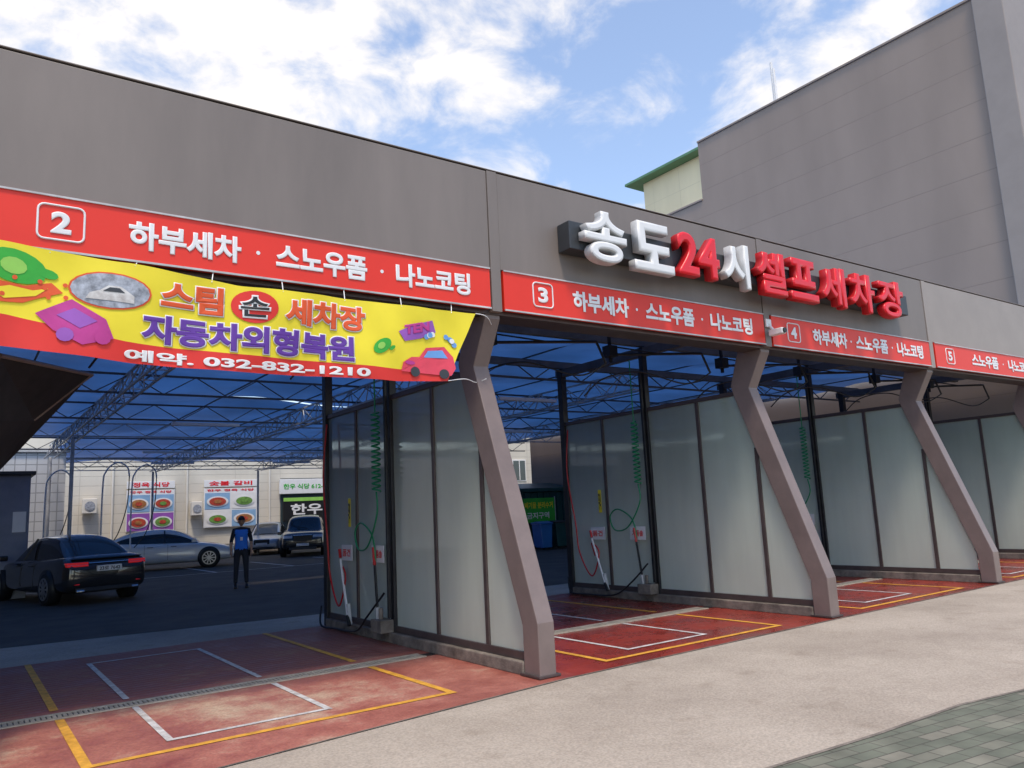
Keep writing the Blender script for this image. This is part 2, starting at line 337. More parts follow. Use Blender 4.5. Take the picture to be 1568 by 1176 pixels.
for b,n,m in((bw,'white_lines','linew'),(by_,'yellow_lines','liney')):
    ob=finish(b,n,m,mk,recalc=False)
tg=empty('trench_drain');finish(bg,'grating','grate',tg)
sheet('channel',[(-5,8.10),(18.6,8.10),(18.6,8.26),(-5,8.26)],-.0045,'black',tg)
bm=bmesh.new()
for i in range(7):
    x=4.5+i*2.6;rect(bm,x,x+.1,27,32,-.010)
rect(bm,4.5,20,26.9,27.0,-.006);rect(bm,-2,3.4,24.6,24.7,-.010)
finish(bm,'parking_lines','linew',empty('parking_lot_markings'),recalc=False)

# ------------------------------------------------------------ canopy
can=empty('car_wash_canopy')
segs=[(-9.4,-4.90),(-4.78,-.10),(.02,4.64),(4.78,9.38),(9.52,14.10),(14.26,18.90),(19.04,20.6)]
for i,(a,b) in enumerate(segs):
    box('fascia_panel_%d'%i,a,b,FY,FY+.32,4.20,5.33,'fascia' if i<5 else 'fascia_lt',can,.006)
    box('fascia_lower_%d'%i,a,b,FY+.05,FY+.32,3.76,4.195,'fascia',can,.004)
for i,c in enumerate([-4.84,-.04,4.71,9.45,14.18,18.97]):
    box('fascia_cover_strip_%d'%i,c-.064,c+.064,FY-.010,FY+.33,3.72,5.335,'fascia' if i<4 else 'fascia_lt',can,.003)
box('parapet_cap',-9.4,20.6,FY-.004,FY+.36,5.348,5.36,'fascia',can,.004)
box('soffit_channel',-9.4,20.6,FY+.06,FY+.40,3.70,3.755,'frame',can,.004)
legp=[(6.16,0),(6.16,.50),(7.10,3.17),(6.83,3.66),(6.83,3.95),(7.25,3.95),(7.25,3.72),(7.42,3.24),(7.38,3.08),(6.41,.46),(6.41,0)]
for i,c in enumerate(CX):
    prism('leg_%d'%i,legp,c-.10,c+.10,'leg',can,'X',.01)
    box('foot_plate_%d'%i,c-.13,c+.13,6.13,6.45,-.002,.02,'frame',can,.003)
    box('roof_beam_%d'%i,c-.06,c+.06,7.26,11.6,4.05,4.2,'truss',can,.004)
for y in(7.5,9.3,11.5):
    box('cross_beam_%.1f'%y,-9,20.6,y-.05,y+.05,4.22,4.34,'truss',can,.004)

def sign(x0,x1,num,items,bx):
    e=empty('red_sign_panel')
    box('panel',x0,x1,FY-.02,FY+.045,3.745,4.19,'red',e,.004)
    bm=bmesh.new();y0,y1=FY-.034,FY-.021
    abox(bm,x0,x1,y0,y1,4.180,4.195);abox(bm,x0,x1,y0,y1,3.735,3.752)
    finish(bm,'trim','steel',e)
    a,b=bx;pts=[];r=.045;z0,z1=3.835,4.115
    for cx_,cz,s in((b-r,z1-r,0),(a+r,z1-r,90),(a+r,z0+r,180),(b-r,z0+r,270)):
        for k in range(5):
            t=math.radians(s+k*22.5);pts.append((cx_+r*math.cos(t),FY-.024,cz+r*math.sin(t)))
    tube('number_frame',pts,.0085,'white',e,True)
    c=(a+b)/2
    text('number',num,c-.072,c+.072,3.885,4.065,FY-.03,.008,'white',e,.045)
    for s,u,v in items:
        if s=='.':
            text('dot','●',u-.018,u+.018,3.955,3.991,FY-.03,.008,'white',e,.0)
        else:
            text('lettering',s,u,v,3.845,4.09,FY-.03,.008,'white',e,.042)
sign(.06,4.62,'2',[('하부세차',1.05,1.96),('.',2.11,0),('스노우폼',2.27,3.17),('.',3.33,0),('나노코팅',3.48,4.36)],(.41,.73))
sign(4.80,9.36,'3',[('하부세차',5.78,6.68),('.',6.82,0),('스노우폼',6.97,7.87),('.',8.03,0),('나노코팅',8.19,9.08)],(5.20,5.48))
sign(9.54,14.08,'4',[('하부세차',10.53,11.45),('.',11.57,0),('스노우폼',11.70,12.66),('.',12.81,0),('나노코팅',12.96,13.82)],(9.90,10.20))
sign(14.28,18.88,'5',[('스노우폼',15.65,16.75),('.',16.98,0),('나노코팅',17.2,18.2)],(14.66,14.96))
sign(-4.76,-.12,'1',[('하부세차',-3.7,-2.8),('.',-2.65,0),('스노우폼',-2.5,-1.6),('.',-1.45,0),('나노코팅',-1.3,-.4)],(-4.35,-4.05))

ch=empty('channel_letter_sign')
box('backing_box',5.62,13.10,6.53,FY-.003,4.52,4.86,'dgray',ch,.01)
LT=[('송',5.74,6.40,'white'),('도',6.52,7.20,'white'),('2',7.29,7.67,'letred'),('4',7.67,8.08,'letred'),('시',8.16,8.70,'white'),
('셀',8.86,9.52,'letred'),('프',9.62,10.28,'letred'),('세',10.38,11.02,'letred'),('차',11.14,11.84,'letred'),('장',11.96,12.72,'letred')]
for s,a,b,m in LT:
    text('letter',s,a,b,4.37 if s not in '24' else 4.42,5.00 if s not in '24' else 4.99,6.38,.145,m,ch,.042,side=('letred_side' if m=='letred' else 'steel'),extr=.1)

# ------------------------------------------------------------ banner
def bw_y(x,z):
    return 6.66+.035*math.sin(x*2.1+z*1.5)+.018*math.sin(x*5.3-z*4)+.006*math.sin(x*13+z*9)+(3.7-z)*.04
def interp(x,xs,zs):
    for i in range(len(xs)-1):
        if xs[i]<=x<=xs[i+1]:
            t=(x-xs[i])/(xs[i+1]-xs[i]);return zs[i]*(1-t)+zs[i+1]*t
    return zs[-1]
def btop(x): return interp(x,[-4.6,-1,.18,1.08,1.93,2.78,4.47],[3.73,3.74,3.74,3.71,3.63,3.62,3.655])
def bbot(x): return interp(x,[-4.6,-1,.22,1.11,2.16,3.44,4.09],[3.05,3.0,2.95,2.89,2.87,2.87,2.91])
def bred(x): return interp(x,[-4.6,.2,.6,1.0,2.0,3.3,4.1],[.30,.24,.20,.165,.15,.12,.10])
ban=empty('hanging_banner')
bm=bmesh.new();NX,NZ=140,18;grid=[]
for i in range(NX+1):
    s=i/NX;col=[]
    xt=-1.6+s*(4.40+1.6);xb=-1.6+s*(4.02+1.6)
    for j in range(NZ+1):
        zt_=btop(xt);zb_=bbot(xb);rr=bred(xb)/(zt_-zb_)
        t=(j/14)*(1-rr) if j<=14 else 1-rr+(j-14)/4*rr
        x=xt*(1-t)+xb*t;z=zt_*(1-t)+zb_*t;col.append(bm.verts.new((x,bw_y(x,z),z)))
    grid.append(col)
for i in range(NX):
    for j in range(NZ):
        f=bm.faces.new((grid[i][j],grid[i][j+1],grid[i+1][j+1],grid[i+1][j]))
        f.material_index=1 if j>=14 else 0
finish(bm,'cloth',['yellow','banred'],ban,smooth=True,recalc=False)
def bpoly(name,pts,m,lift=.008):
    bm=bmesh.new();f=bm.faces.new([bm.verts.new((x,0,z)) for x,z in pts])
    bmesh.ops.triangulate(bm,faces=bm.faces)
    for _ in range(2):bmesh.ops.subdivide_edges(bm,edges=[e for e in bm.edges if e.calc_length()>.06],cuts=1,use_grid_fill=True)
    bmesh.ops.triangulate(bm,faces=bm.faces)
    for v in bm.verts:v.co.y=bw_y(v.co.x,v.co.z)-lift
    for f in bm.faces:
        f.normal_update()
        if f.normal.y>0:f.normal_flip()
    return finish(bm,name,m,ban,recalc=False)
def ell(cx,cz,rx,rz,n=20,rot=0):
    c,s=math.cos(rot),math.sin(rot)
    return [(cx+rx*math.cos(a)*c-rz*math.sin(a)*s,cz+rx*math.cos(a)*s+rz*math.sin(a)*c) for a in [2*math.pi*k/n for k in range(n)]]
text('line_one','스팀',1.30,1.80,3.36,3.60,0,0,'orange',ban,.045,warp=bw_y,shear=-.03,halo=.010)
text('line_one_b','세차장',2.32,3.10,3.32,3.56,0,0,'orange',ban,.045,warp=bw_y,shear=-.01,halo=.010)
bpoly('round_core',ell(2.06,3.45,.20,.145,28),'banred',.008)
text('round_letter','손',1.94,2.18,3.36,3.54,0,0,'black',ban,.02,warp=bw_y,lift=.006,halo=.016)
text('line_two','자동차외형복원',1.16,2.98,3.07,3.31,0,0,'purple',ban,.045,warp=bw_y,shear=-.03,halo=.010)
text('phone_line','예약. 032-832-1210',1.04,3.14,2.905,3.005,0,0,'white',ban,.04,warp=bw_y,shear=-.012)
bpoly('photo_rim',ell(.93,3.46,.30,.155),'orange',.007);bpoly('photo_oval',ell(.93,3.46,.285,.142),'gray',.010)
bpoly('photo_car',[(.75,3.38),(.78,3.43),(.85,3.455),(.91,3.50),(1.0,3.50),(1.06,3.46),(1.10,3.43),(1.10,3.37)],'linew',.014)
bpoly('photo_car_glass',[(.87,3.45),(.92,3.485),(.99,3.485),(1.03,3.45)],'dgray',.017)
def bottle(cx,cz,s,rot=0):
    bpoly('bottle_body',ell(cx,cz,.17*s,.10*s,18,rot),'green',.009);bpoly('bottle_label',ell(cx-.01,cz,.07*s,.05*s,12,rot),'ltgreen',.012)
    bpoly('bottle_neck',ell(cx+.17*s,cz-.02*s,.06*s,.03*s,10,rot),'green',.010)
bottle(.28,3.56,1.25,-.2);bpoly('splash',[(.05,3.37),(.18,3.44),(.35,3.42),(.52,3.47),(.60,3.40),(.45,3.34),(.34,3.29),(.15,3.28)],'orange',.008)
bpoly('splash_in',[(.12,3.37),(.25,3.41),(.40,3.39),(.50,3.42),(.42,3.35),(.22,3.31)],'yellow',.011)
bpoly('toy_van',[(.42,3.22),(.66,3.36),(.90,3.22),(.96,3.07),(.74,3.0),(.54,3.10)],'pink',.009);bpoly('toy_van_b',[(.56,3.22),(.68,3.29),(.84,3.20),(.72,3.13)],'lilac',.012)
bpoly('toy_wheel',ell(.62,3.07,.06,.055,12),'lilac',.013);bpoly('toy_wheel_b',ell(.88,3.07,.06,.055,12),'pink',.014)
bottle(3.27,3.20,.62,.6)
bpoly('gift',[(3.45,3.36),(3.62,3.44),(3.86,3.52),(3.90,3.40),(3.72,3.32),(3.52,3.27)],'lilac',.009);text('gift_text','TEN',3.52,3.82,3.33,3.43,0,0,'pink',ban,.06,warp=bw_y,lift=.004,shear=.25)
bpoly('cartoon_car',[(3.48,2.97),(3.50,3.06),(3.60,3.12),(3.70,3.13),(3.78,3.23),(4.0,3.26),(4.10,3.16),(4.12,3.04),(4.06,2.96)],'carpink',.009)
bpoly('cartoon_window',[(3.75,3.13),(3.80,3.20),(3.97,3.22),(4.03,3.14)],'skyblue',.013)
bpoly('cartoon_wheel',ell(3.64,2.975,.055,.05,14),'dgray',.014);bpoly('cartoon_wheel_b',ell(3.98,2.975,.055,.05,14),'dgray',.014)
bpoly('cartoon_bonnet',ell(3.58,3.06,.06,.02,12),'pink',.013)
for k in range(12):
    a=random.uniform(.2,2.6);bpoly('bubble',ell(3.93+.2*math.cos(a),3.26+.12*math.sin(a),.03,.028,10),random.choice(['skyblue','white','skyblue']),.010+.0006*k)
for k in range(9):
    bpoly('droplet',ell(random.uniform(.1,.7),random.uniform(3.2,3.5),.018,.018,8),'orange',.0115+.0004*k)
tube('rope',smoothpts([(4.40,bw_y(4.4,3.65),3.655),(4.50,6.70,3.645),(4.60,6.76,3.63),(4.70,6.86,3.6)]),.005,'white',ban)
tube('rope_b',smoothpts([(4.03,bw_y(4.0,2.92),2.91),(4.3,6.8,2.96),(4.60,7.05,2.98),(4.70,7.0,3.02)]),.005,'white',ban)
bm=bmesh.new()
for k in range(7):
    x=.5+k*.6;abar(bm,(x,bw_y(x,btop(x)),btop(x)-.02),(x+.03,FY+.0,3.76),.005)
finish(bm,'ties','white',ban)

# ------------------------------------------------------------ partitions
def partition(cx,gear=True,tt=0):
    e=empty('glass_partition')
    x=cx-.02;t=.03
    g=[(11.42,.20),(6.46,.20),(6.46,.47),(7.39,3.12),(11.42,3.12)]
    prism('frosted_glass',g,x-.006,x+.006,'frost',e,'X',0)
    bm=bmesh.new()
    for y in(10.38,8.16):abox(bm,x-t,x+t,y-.03,y+.03,.20,3.10)
    abox(bm,x-t,x+t,7.09,7.15,.20,2.30)
    abox(bm,x-.034,x+.034,6.42,11.40,.12,.20)
    abox(bm,x-.034,x+.034,7.40,11.40,3.10,3.165)
    finish(bm,'mullions','frame',e,.004)
    bm=bmesh.new()
    abox(bm,x-.06,x+.06,11.40,11.53,0,4.2);abox(bm,x-.05,x+.05,9.22,9.32,.0,4.2)
    abox(bm,x-.11,x-.07,9.25,9.30,.3,3.8)
    finish(bm,'posts','blackmetal',e,.006)
    box('footing',x-.09,x+.09,6.42,11.39,-.01,.118,'curb',e,.012)
    box('notice',x+.012,x+.016,9.9,10.25,1.62,2.0,'white',e,0);
    if not gear:return e
    xf=x-.05
    pts=[]
    for k in range(15*10+1):
        a=k/10*2*math.pi;pts.append((xf-.12+.055*math.cos(a),9.42+.055*math.sin(a),2.95-k/150*1.05))
    tube('green_coil_hose',pts,.012,'hosegreen',e,res=2)
    tube('green_hose_drop',smoothpts([(xf-.12,9.42,4.0),(xf-.12,9.42,3.4),(xf-.12,9.42,2.95)]),.010,'hosegreen',e)
    tube('green_hose_loop',smoothpts([(xf-.12,9.42,1.9),(xf-.13,9.40,1.6),(xf-.1,9.75,1.2),(xf-.08,10.10,1.15),(xf-.08,10.2,1.38),(xf-.08,10.0,1.5),(xf-.07,9.7,1.35),(xf-.07,9.6,1.1),(xf-.07,9.62,.9)]),.012,'hosegreen',e)
    tube('red_hose',smoothpts([(xf-.05,11.25,3.0),(xf-.1,11.28,2.2),(xf-.12,11.10,1.3),(xf-.1,11.05,.75),(xf-.1,10.75,.35),(xf-.08,10.55,.75),(xf-.06,10.75,.92),(xf-.06,10.68,.7)]),.013,'hosered',e)
    tube('black_hose',smoothpts([(xf-.05,9.40,.6),(xf-.15,9.7,.3),(xf-.1,10.2,.06),(xf-.1,10.9,.03),(xf-.15,11.3,.05),(xf-.08,11.45,.3)]),.014,'black',e)
    bm=bmesh.new()
    abar(bm,(xf-.08,10.72,1.0),(xf-.12,10.40,.25),.018,8,0);abar(bm,(xf-.12,10.40,.25),(xf-.13,10.33,.12),.028,8,1);abar(bm,(xf-.08,10.72,1.02),(xf-.08,10.75,1.14),.022,8,2)
    abar(bm,(xf-.08,9.60,.95),(xf-.10,9.48,.25),.018,8,1);abar(bm,(xf-.08,9.63,1.18),(xf-.08,9.60,.95),.022,8,2)
    finish(bm,'spray_wands',['white','black','hosered'],e)
    bm=bmesh.new()
    abar(bm,(xf-.10,10.36,.13),(xf-.10,10.42,.40),.03,8,0);abar(bm,(xf-.10,9.47,.2),(xf-.10,9.5,.42),.03,8,0)
    finish(bm,'wand_holders','steel',e)
    for (y0,y1,s) in((10.42,10.78,'폼건'),(9.42,9.78,'거품솔')):
        box('label_board',xf-.035,xf-.025,y0,y1,.98,1.20,'white',e,.003)
        text('label_text',s,y1-.05,y0+.05,1.04,1.14,xf-.037-.004,.003,'letred',e,.02,plane='X')
    box('yellow_label',xf-.03,xf-.024,10.46,10.54,1.45,1.85,'yellow',e,.002)
    text('label_small','주의',10.53,10.47,1.50,1.80,xf-.034,.003,'black',e,.02,plane='X')
    bm=bmesh.new();abox(bm,xf-.18,xf+.02,9.25,9.55,.12,.28);abar(bm,(xf-.1,9.4,.28),(xf-.1,9.4,.42),.03,8)
    finish(bm,'pump_box','curb',e,.01)
    return e
for i,c in enumerate(CX[1:]):partition(c,i<5)

def boom(cx,side=1):
    e=empty('hose_swing_boom')
    bm=bmesh.new()
    abox(bm,cx-.08,cx+.08,8.4,8.56,3.78,3.95)
    abar(bm,(cx,8.48,4.2),(cx,8.48,3.7),.03,8)
    abar(bm,(cx,8.48,3.82),(cx+1.5*side,8.0,3.86),.022,8);abar(bm,(cx,8.48,3.95),(cx+.8*side,8.2,3.84),.012,6)
    abar(bm,(cx+1.5*side,8.0,3.86),(cx+1.62*side,7.96,3.55),.018,8)
    finish(bm,'arm','blackmetal',e)
    pts=smoothpts([(cx+1.62*side,7.96,3.55),(cx+1.3*side,8.2,3.4),(cx+.7*side,8.6,3.62),(cx+.3*side,9.0,3.55),(cx+.1*side,9.25,3.3)])
    tube('hose',pts,.012,'black',e)
for k in range(-1,4):
    o=k*P
    boom(1.0+o,1);boom(3.2+o,1)

sc=empty('security_camera')
bm=bmesh.new();abox(bm,9.40,9.50,FY-.28,FY-.05,3.86,3.95);finish(bm,'housing','white',sc,.015)
bm=bmesh.new();abar(bm,(9.45,FY-.28,3.905),(9.45,FY-.30,3.905),.038,14);finish(bm,'lens','black',sc)
bm=bmesh.new();abar(bm,(9.45,FY-.1,3.95),(9.45,FY-.02,4.05),.02,8);abox(bm,9.39,9.51,FY-.04,FY-.014,4.0,4.12);finish(bm,'bracket','white',sc,.004)

# ------------------------------------------------------------ truss roof
rf=empty('blue_tarp_truss_roof')
bm=bmesh.new();x0,x1,y0,y1=-10,20.8,7.15,38.5
nx,ny=62,126;G=[]
for i in range(nx+1):
    row=[]
    for j in range(ny+1):
        x=x0+(x1-x0)*i/nx;y=y0+(y1-y0)*j/ny
        z=4.62-.12*abs(math.sin((y-12)*math.pi/4.0))+.03*math.sin(x*1.3+y*.7)+(.06*math.sin(x*math.pi/2.4))
        row.append(bm.verts.new((x,y,z)))
    G.append(row)
for i in range(nx):
    for j in range(ny):
        if j in(48,) and 30<i<40: continue
        if i<26 and j>86: continue
        bm.faces.new((G[i][j],G[i+1][j],G[i+1][j+1],G[i][j+1]))
finish(bm,'tarpaulin','tarp',rf,smooth=True,recalc=False)
def xtruss(name,ys,m):
    bm=bmesh.new()
    for y in ys:
        xs0=-10 if y<30 else 3.2
        abar(bm,(xs0,y,4.10),(20.7,y,4.10),.028);abar(bm,(xs0,y,4.46),(20.7,y,4.46),.028)
        x=xs0;u=True
        while x<20.4:
            abar(bm,(x,y,4.10 if u else 4.46),(x+.6,y,4.46 if u else 4.10),.014);x+=.6;u=not u
    finish(bm,name,m,rf)
xtruss('cross_trusses',(12,16,20,28,36),'truss');xtruss('pale_cross_trusses',(24,32,38.3),'steel')
bm=bmesh.new()
for x in(-7,-2.3,2.4,7.15,11.9,16.7):
    ye=38.3 if x>3 else 30.5
    for dx in(0,.28):
        abar(bm,(x+dx,12,4.02),(x+dx,ye,4.02),.026)
    abar(bm,(x+.14,12,4.44),(x+.14,ye,4.44),.028)
    y=12
    while y<ye-.5:
        abar(bm,(x,y,4.02),(x+.14,y+.5,4.44),.014);abar(bm,(x+.14,y+.5,4.44),(x+.28,y+1,4.02),.014)
        abar(bm,(x+.28,y,4.02),(x+.14,y+.5,4.44),.014);abar(bm,(x+.14,y+.5,4.44),(x,y+1,4.02),.014)
        abar(bm,(x,y,4.02),(x+.28,y,4.02),.012);y+=1
finish(bm,'long_trusses','steel',rf)
bm=bmesh.new()
for x in range(-9,21,2):
    abar(bm,(x,7.4,4.50),(x,38.3 if x>3 else 29,4.50),.018)
finish(bm,'purlins','truss',rf)
bm=bmesh.new()
for y in(24,30):abar(bm,(2.54,y,0),(2.54,y,4.02),.05,10)
for x in(7.29,12.04,16.84):abar(bm,(x,38.3,0),(x,38.3,4.02),.05,10)
for y in(16,24,30):abar(bm,(-2.2,y,0),(-2.2,y,4.02),.05,10)
finish(bm,'posts','steel',rf)
bm=bmesh.new()
for(x,y)in((4.2,20),(8.8,20),(5,28),(10,28),(13.5,20),(9.7,14),(6.2,33),(11.0,33)):
    abox(bm,x,x+1.6,y-.06,y+.06,3.98,4.05)
finish(bm,'tube_lamp_fittings','white',rf)
for(x,y)in((3.3,24),(4.2,25),(2.2,27)):
    e=empty('vacuum_hose_boom')
    tube('boom',smoothpts([(x,y,0),(x,y,2.6),(x+.08,y,3.15),(x+.35,y,3.38),(x+.6,y,3.25),(x+.66,y,3.0)]),.022,'white',e)
    tube('hose',smoothpts([(x+.66,y,3.0),(x+.62,y,2.2),(x+.4,y,1.4),(x+.1,y,1.0)]),.014,'blackmetal',e)

# ------------------------------------------------------------ buildings
gb=empty('gray_panel_building')
prism('side_wall_block',[(7.75,0),(7.75,14.15),(17.1,14.15),(17.1,12.0),(28,12.0),(28,0)],21,34,'graywall',gb,'X',0)
box('corner_pilaster',20.86,34,7.05,7.747,0,14.35,'fascia_lt',gb,.02)
box('parapet_cap',20.95,21.25,7.76,17.1,14.152,14.22,'graywall',gb,.01)
box('parapet_cap_low',20.95,21.25,17.105,28,12.002,12.07,'graywall',gb,.01)
bm=bmesh.new();abar(bm,(22.5,14.75,13.9),(22.5,14.75,16.3),.05,8);abar(bm,(22.7,14.95,13.9),(22.7,14.95,16.7),.05,8);finish(bm,'roof_antenna_posts','white',gb)
bb=empty('cream_building')
box('walls',26,38,12,24.6,0,16.55,'beigebld',bb,0)
box('green_eave_roof',25.45,38.6,11.5,25.3,16.56,16.68,'greeneave',bb,.01)
box('unseen_side_blocker',-10.6,-10.4,7,31,0,4.4,'curb',None,.01)  # out of view, added to keep bright open sky off the black car's side

sh=empty('restaurant_building')
box('walls',-2,44,42,52,0,6.6,'beigewall',sh,0)
box('cornice',-2.1,44.1,41.9,42.3,6.6,6.85,'beigew',sh,.02)
box('brick_plinth',-2,44,41.93,41.995,0,.5,'curb',sh,0)
def win(x0,x1,z0,z1,y=42):
    box('window_frame',x0-.08,x1+.08,y-.05,y-.003,z0-.08,z1+.08,'white',sh,.01)
    box('window_pane',x0,x1,y-.07,y-.053,z0,z1,'window',sh,0);box('window_bar',(x0+x1)/2-.03,(x0+x1)/2+.03,y-.085,y-.072,z0,z1,'white',sh,0)
win(30,30.95,3.42,4.7);win(33,34,3.42,4.7);win(26.5,27.5,3.42,4.7)
bm=bmesh.new()
for x in(6.2,9.6,13.8,18.2):abar(bm,(x,41.92,.2),(x,41.92,6.5),.05,8)
finish(bm,'downpipes','beigew',sh)
bm=bmesh.new();abox(bm,9.75,10.25,41.5,41.9,2.0,2.7);abox(bm,4.9,5.5,41.5,41.9,2.3,3.0);finish(bm,'air_conditioner_units','beigew',sh,.03)
bm=bmesh.new();abar(bm,(10.0,41.49,2.35),(10.0,41.47,2.35),.2,16);abar(bm,(5.2,41.49,2.65),(5.2,41.47,2.65),.22,16);finish(bm,'air_conditioner_fans','gray',sh)
def poster(x0,x1,z0,z1,cols):
    e=empty('food_poster')
    box('board',x0,x1,41.84,41.90,z0,z1,'white',e,.01)
    nx=2;nz=2;dx=(x1-x0)/nx;dz=(z1-z0-.2)/nz;k=0
    for i in range(nx):
        for j in range(nz):
            cx=x0+dx*(i+.5);cz=z0+dz*(j+.5)
            box('print',cx-dx*.46,cx+dx*.46,41.826,41.838,cz-dz*.46,cz+dz*.46,cols[k%len(cols)][0],e,0)
            for r,m,yy in((1,'white',41.80),(.78,cols[k%len(cols)][1],41.78),(.35,cols[k%len(cols)][2],41.76)):
                prism('dish',ell(cx,cz-dz*.03,dx*.40*r,dz*.30*r,20),yy,yy+.015,m,e,'Y',0)
            k+=1
    text('caption','한우 정육 식당',x0+.15,x1-.15,z1-.17,z1-.04,41.83,.008,'letred',e,.03)
poster(6.8,9.0,1.35,3.35,[('lilac','food1','food3'),('posterblue','food3','food1'),('lilac','food2','food1'),('posterblue','food1','food2')])
poster(10.4,13.1,1.35,3.35,[('white','food2','food1'),('posterblue','food1','food3'),('posterblue','food3','food1'),('white','food2','food2')])
for x0_,x1_,s_ in((6.8,9.0,'정육 식당'),(10.4,13.1,'숯불 갈비')):
    wb=empty('wall_sign')
    box('board',x0_,x1_,41.84,41.9,3.42,3.78,'white',wb,.01);text('text',s_,x0_+.25,x1_-.25,3.48,3.72,41.83,.008,'letred',wb,.03)
box('entrance_recess',14.4,17.2,41.92,41.99,0,3.8,'window',sh,0)
ss=empty('restaurant_sign')
box('board',14.3,17.3,41.75,41.9,2.95,3.75,'white',ss,.02);text('text_a','한우 식당 612-85',14.5,17.1,3.2,3.5,41.74,.01,'green',ss,.03)
box('lower_board',14.5,17.1,41.75,41.9,1.5,2.75,'black',ss,.02);text('text_b','한우',14.9,16.7,1.8,2.4,41.74,.01,'white',ss,.03)
box('yellow_strip',14.5,17.1,41.73,41.745,2.55,2.74,'ltgreen',ss,0)

lw=empty('white_tiled_building')
box('walls',-14,3.1,31,40,0,4.25,'tilewall',lw,0);box('roof_edge',-14,3.2,30.9,31.1,4.252,4.4,'steel',lw,.02)
box('door',.4,1.4,30.94,30.99,0,2.2,'bluebox',lw,.01)
bx=empty('blue_gray_booth')
box('walls',-2.5,1.55,23,25,0,3.0,'bluebox',bx,.02);box('roof',-2.6,1.65,22.9,25.1,3.002,3.1,'dgray',bx,.02)
box('notice',1.2,1.48,22.97,22.995,1.6,2.1,'white',bx,0)
aw=empty('side_awning')
bm=bmesh.new()
A=[(-.6,7.3,3.02),(.24,7.45,3.03),(1.10,9.0,3.18),(1.0,10.6,3.20),(-.6,10.6,3.0)]
B=[(-.6,7.3,1.5),(.10,7.6,2.5),(.60,8.9,2.68),(.36,9.3,2.22),(-.6,10.6,1.4)]
va=[bm.verts.new(p) for p in A];vb=[bm.verts.new(p) for p in B]
bm.faces.new(va);bm.faces.new(vb[::-1])
for i in range(5):bm.faces.new((va[i],vb[i],vb[(i+1)%5],va[(i+1)%5]))
finish(bm,'canvas','awning',aw,.02)
bm=bmesh.new()
for a,b in zip(A[:3],A[1:4]):abar(bm,a,b,.02,8)
for a,b in zip(A[:3],B[:3]):abar(bm,a,b,.012,6)
finish(bm,'frame_tube','leg',aw)
tc_=empty('teal_waste_container')
box('body',17.9,20.7,25,28,.15,2.2,'teal',tc_,.04);prism('lid',[(24.9,2.2),(24.9,2.35),(26.5,2.6),(28.1,2.35),(28.1,2.2)],17.8,20.8,'teal',tc_,'X',.02)
bm=bmesh.new()
for k in range(9):
    x=18.0+k*.32;abox(bm,x,x+.06,24.93,24.998,.2,2.15)
finish(bm,'ribs','teal',tc_)
pb=empty('recycling_banner')
box('cloth',18.0,19.6,24.70,24.72,1.0,1.95,'green',pb,0);text('text','폐기물 분리수거',18.1,19.5,1.55,1.8,24.69,.008,'yellow',pb,.03);text('text2','금지구역',18.2,19.3,1.15,1.4,24.69,.008,'white',pb,.03)
bm=bmesh.new();abar(bm,(17.98,24.71,0),(17.98,24.71,2.0),.02,8);abar(bm,(19.62,24.71,0),(19.62,24.71,2.0),.02,8);finish(bm,'poles','steel',pb)
for i,(x,y) in enumerate(((18.3,23.9),(19.1,24.0),(19.9,23.9))):
    e=empty('wheeled_bin')
    prism('body',[(x-.22,.08),(x-.28,.95),(x+.28,.95),(x+.22,.08)],y-.28,y+.28,'bluebin' if i!=1 else 'teal',e,'Y',.02)
    prism('lid',[(y-.31,.955),(y-.31,1.0),(y,1.06),(y+.32,1.02),(y+.32,.955)],x-.3,x+.3,'bluebin' if i!=1 else 'dgray',e,'X',.01)
    bm=bmesh.new();abar(bm,(x-.25,y+.25,.08),(x-.2,y+.25,.08),.08,12);abar(bm,(x+.2,y+.25,.08),(x+.25,y+.25,.08),.08,12);finish(bm,'wheels','tire',e)
rb=empty('red_barrier')
for k in range(3):
    x=3.5+k*1.6;prism('segment',[(x,.1),(x+.1,.9),(x+1.3,.9),(x+1.4,.1)],37,37.3,'letred' if k%2==0 else 'white',rb,'Y',.03)

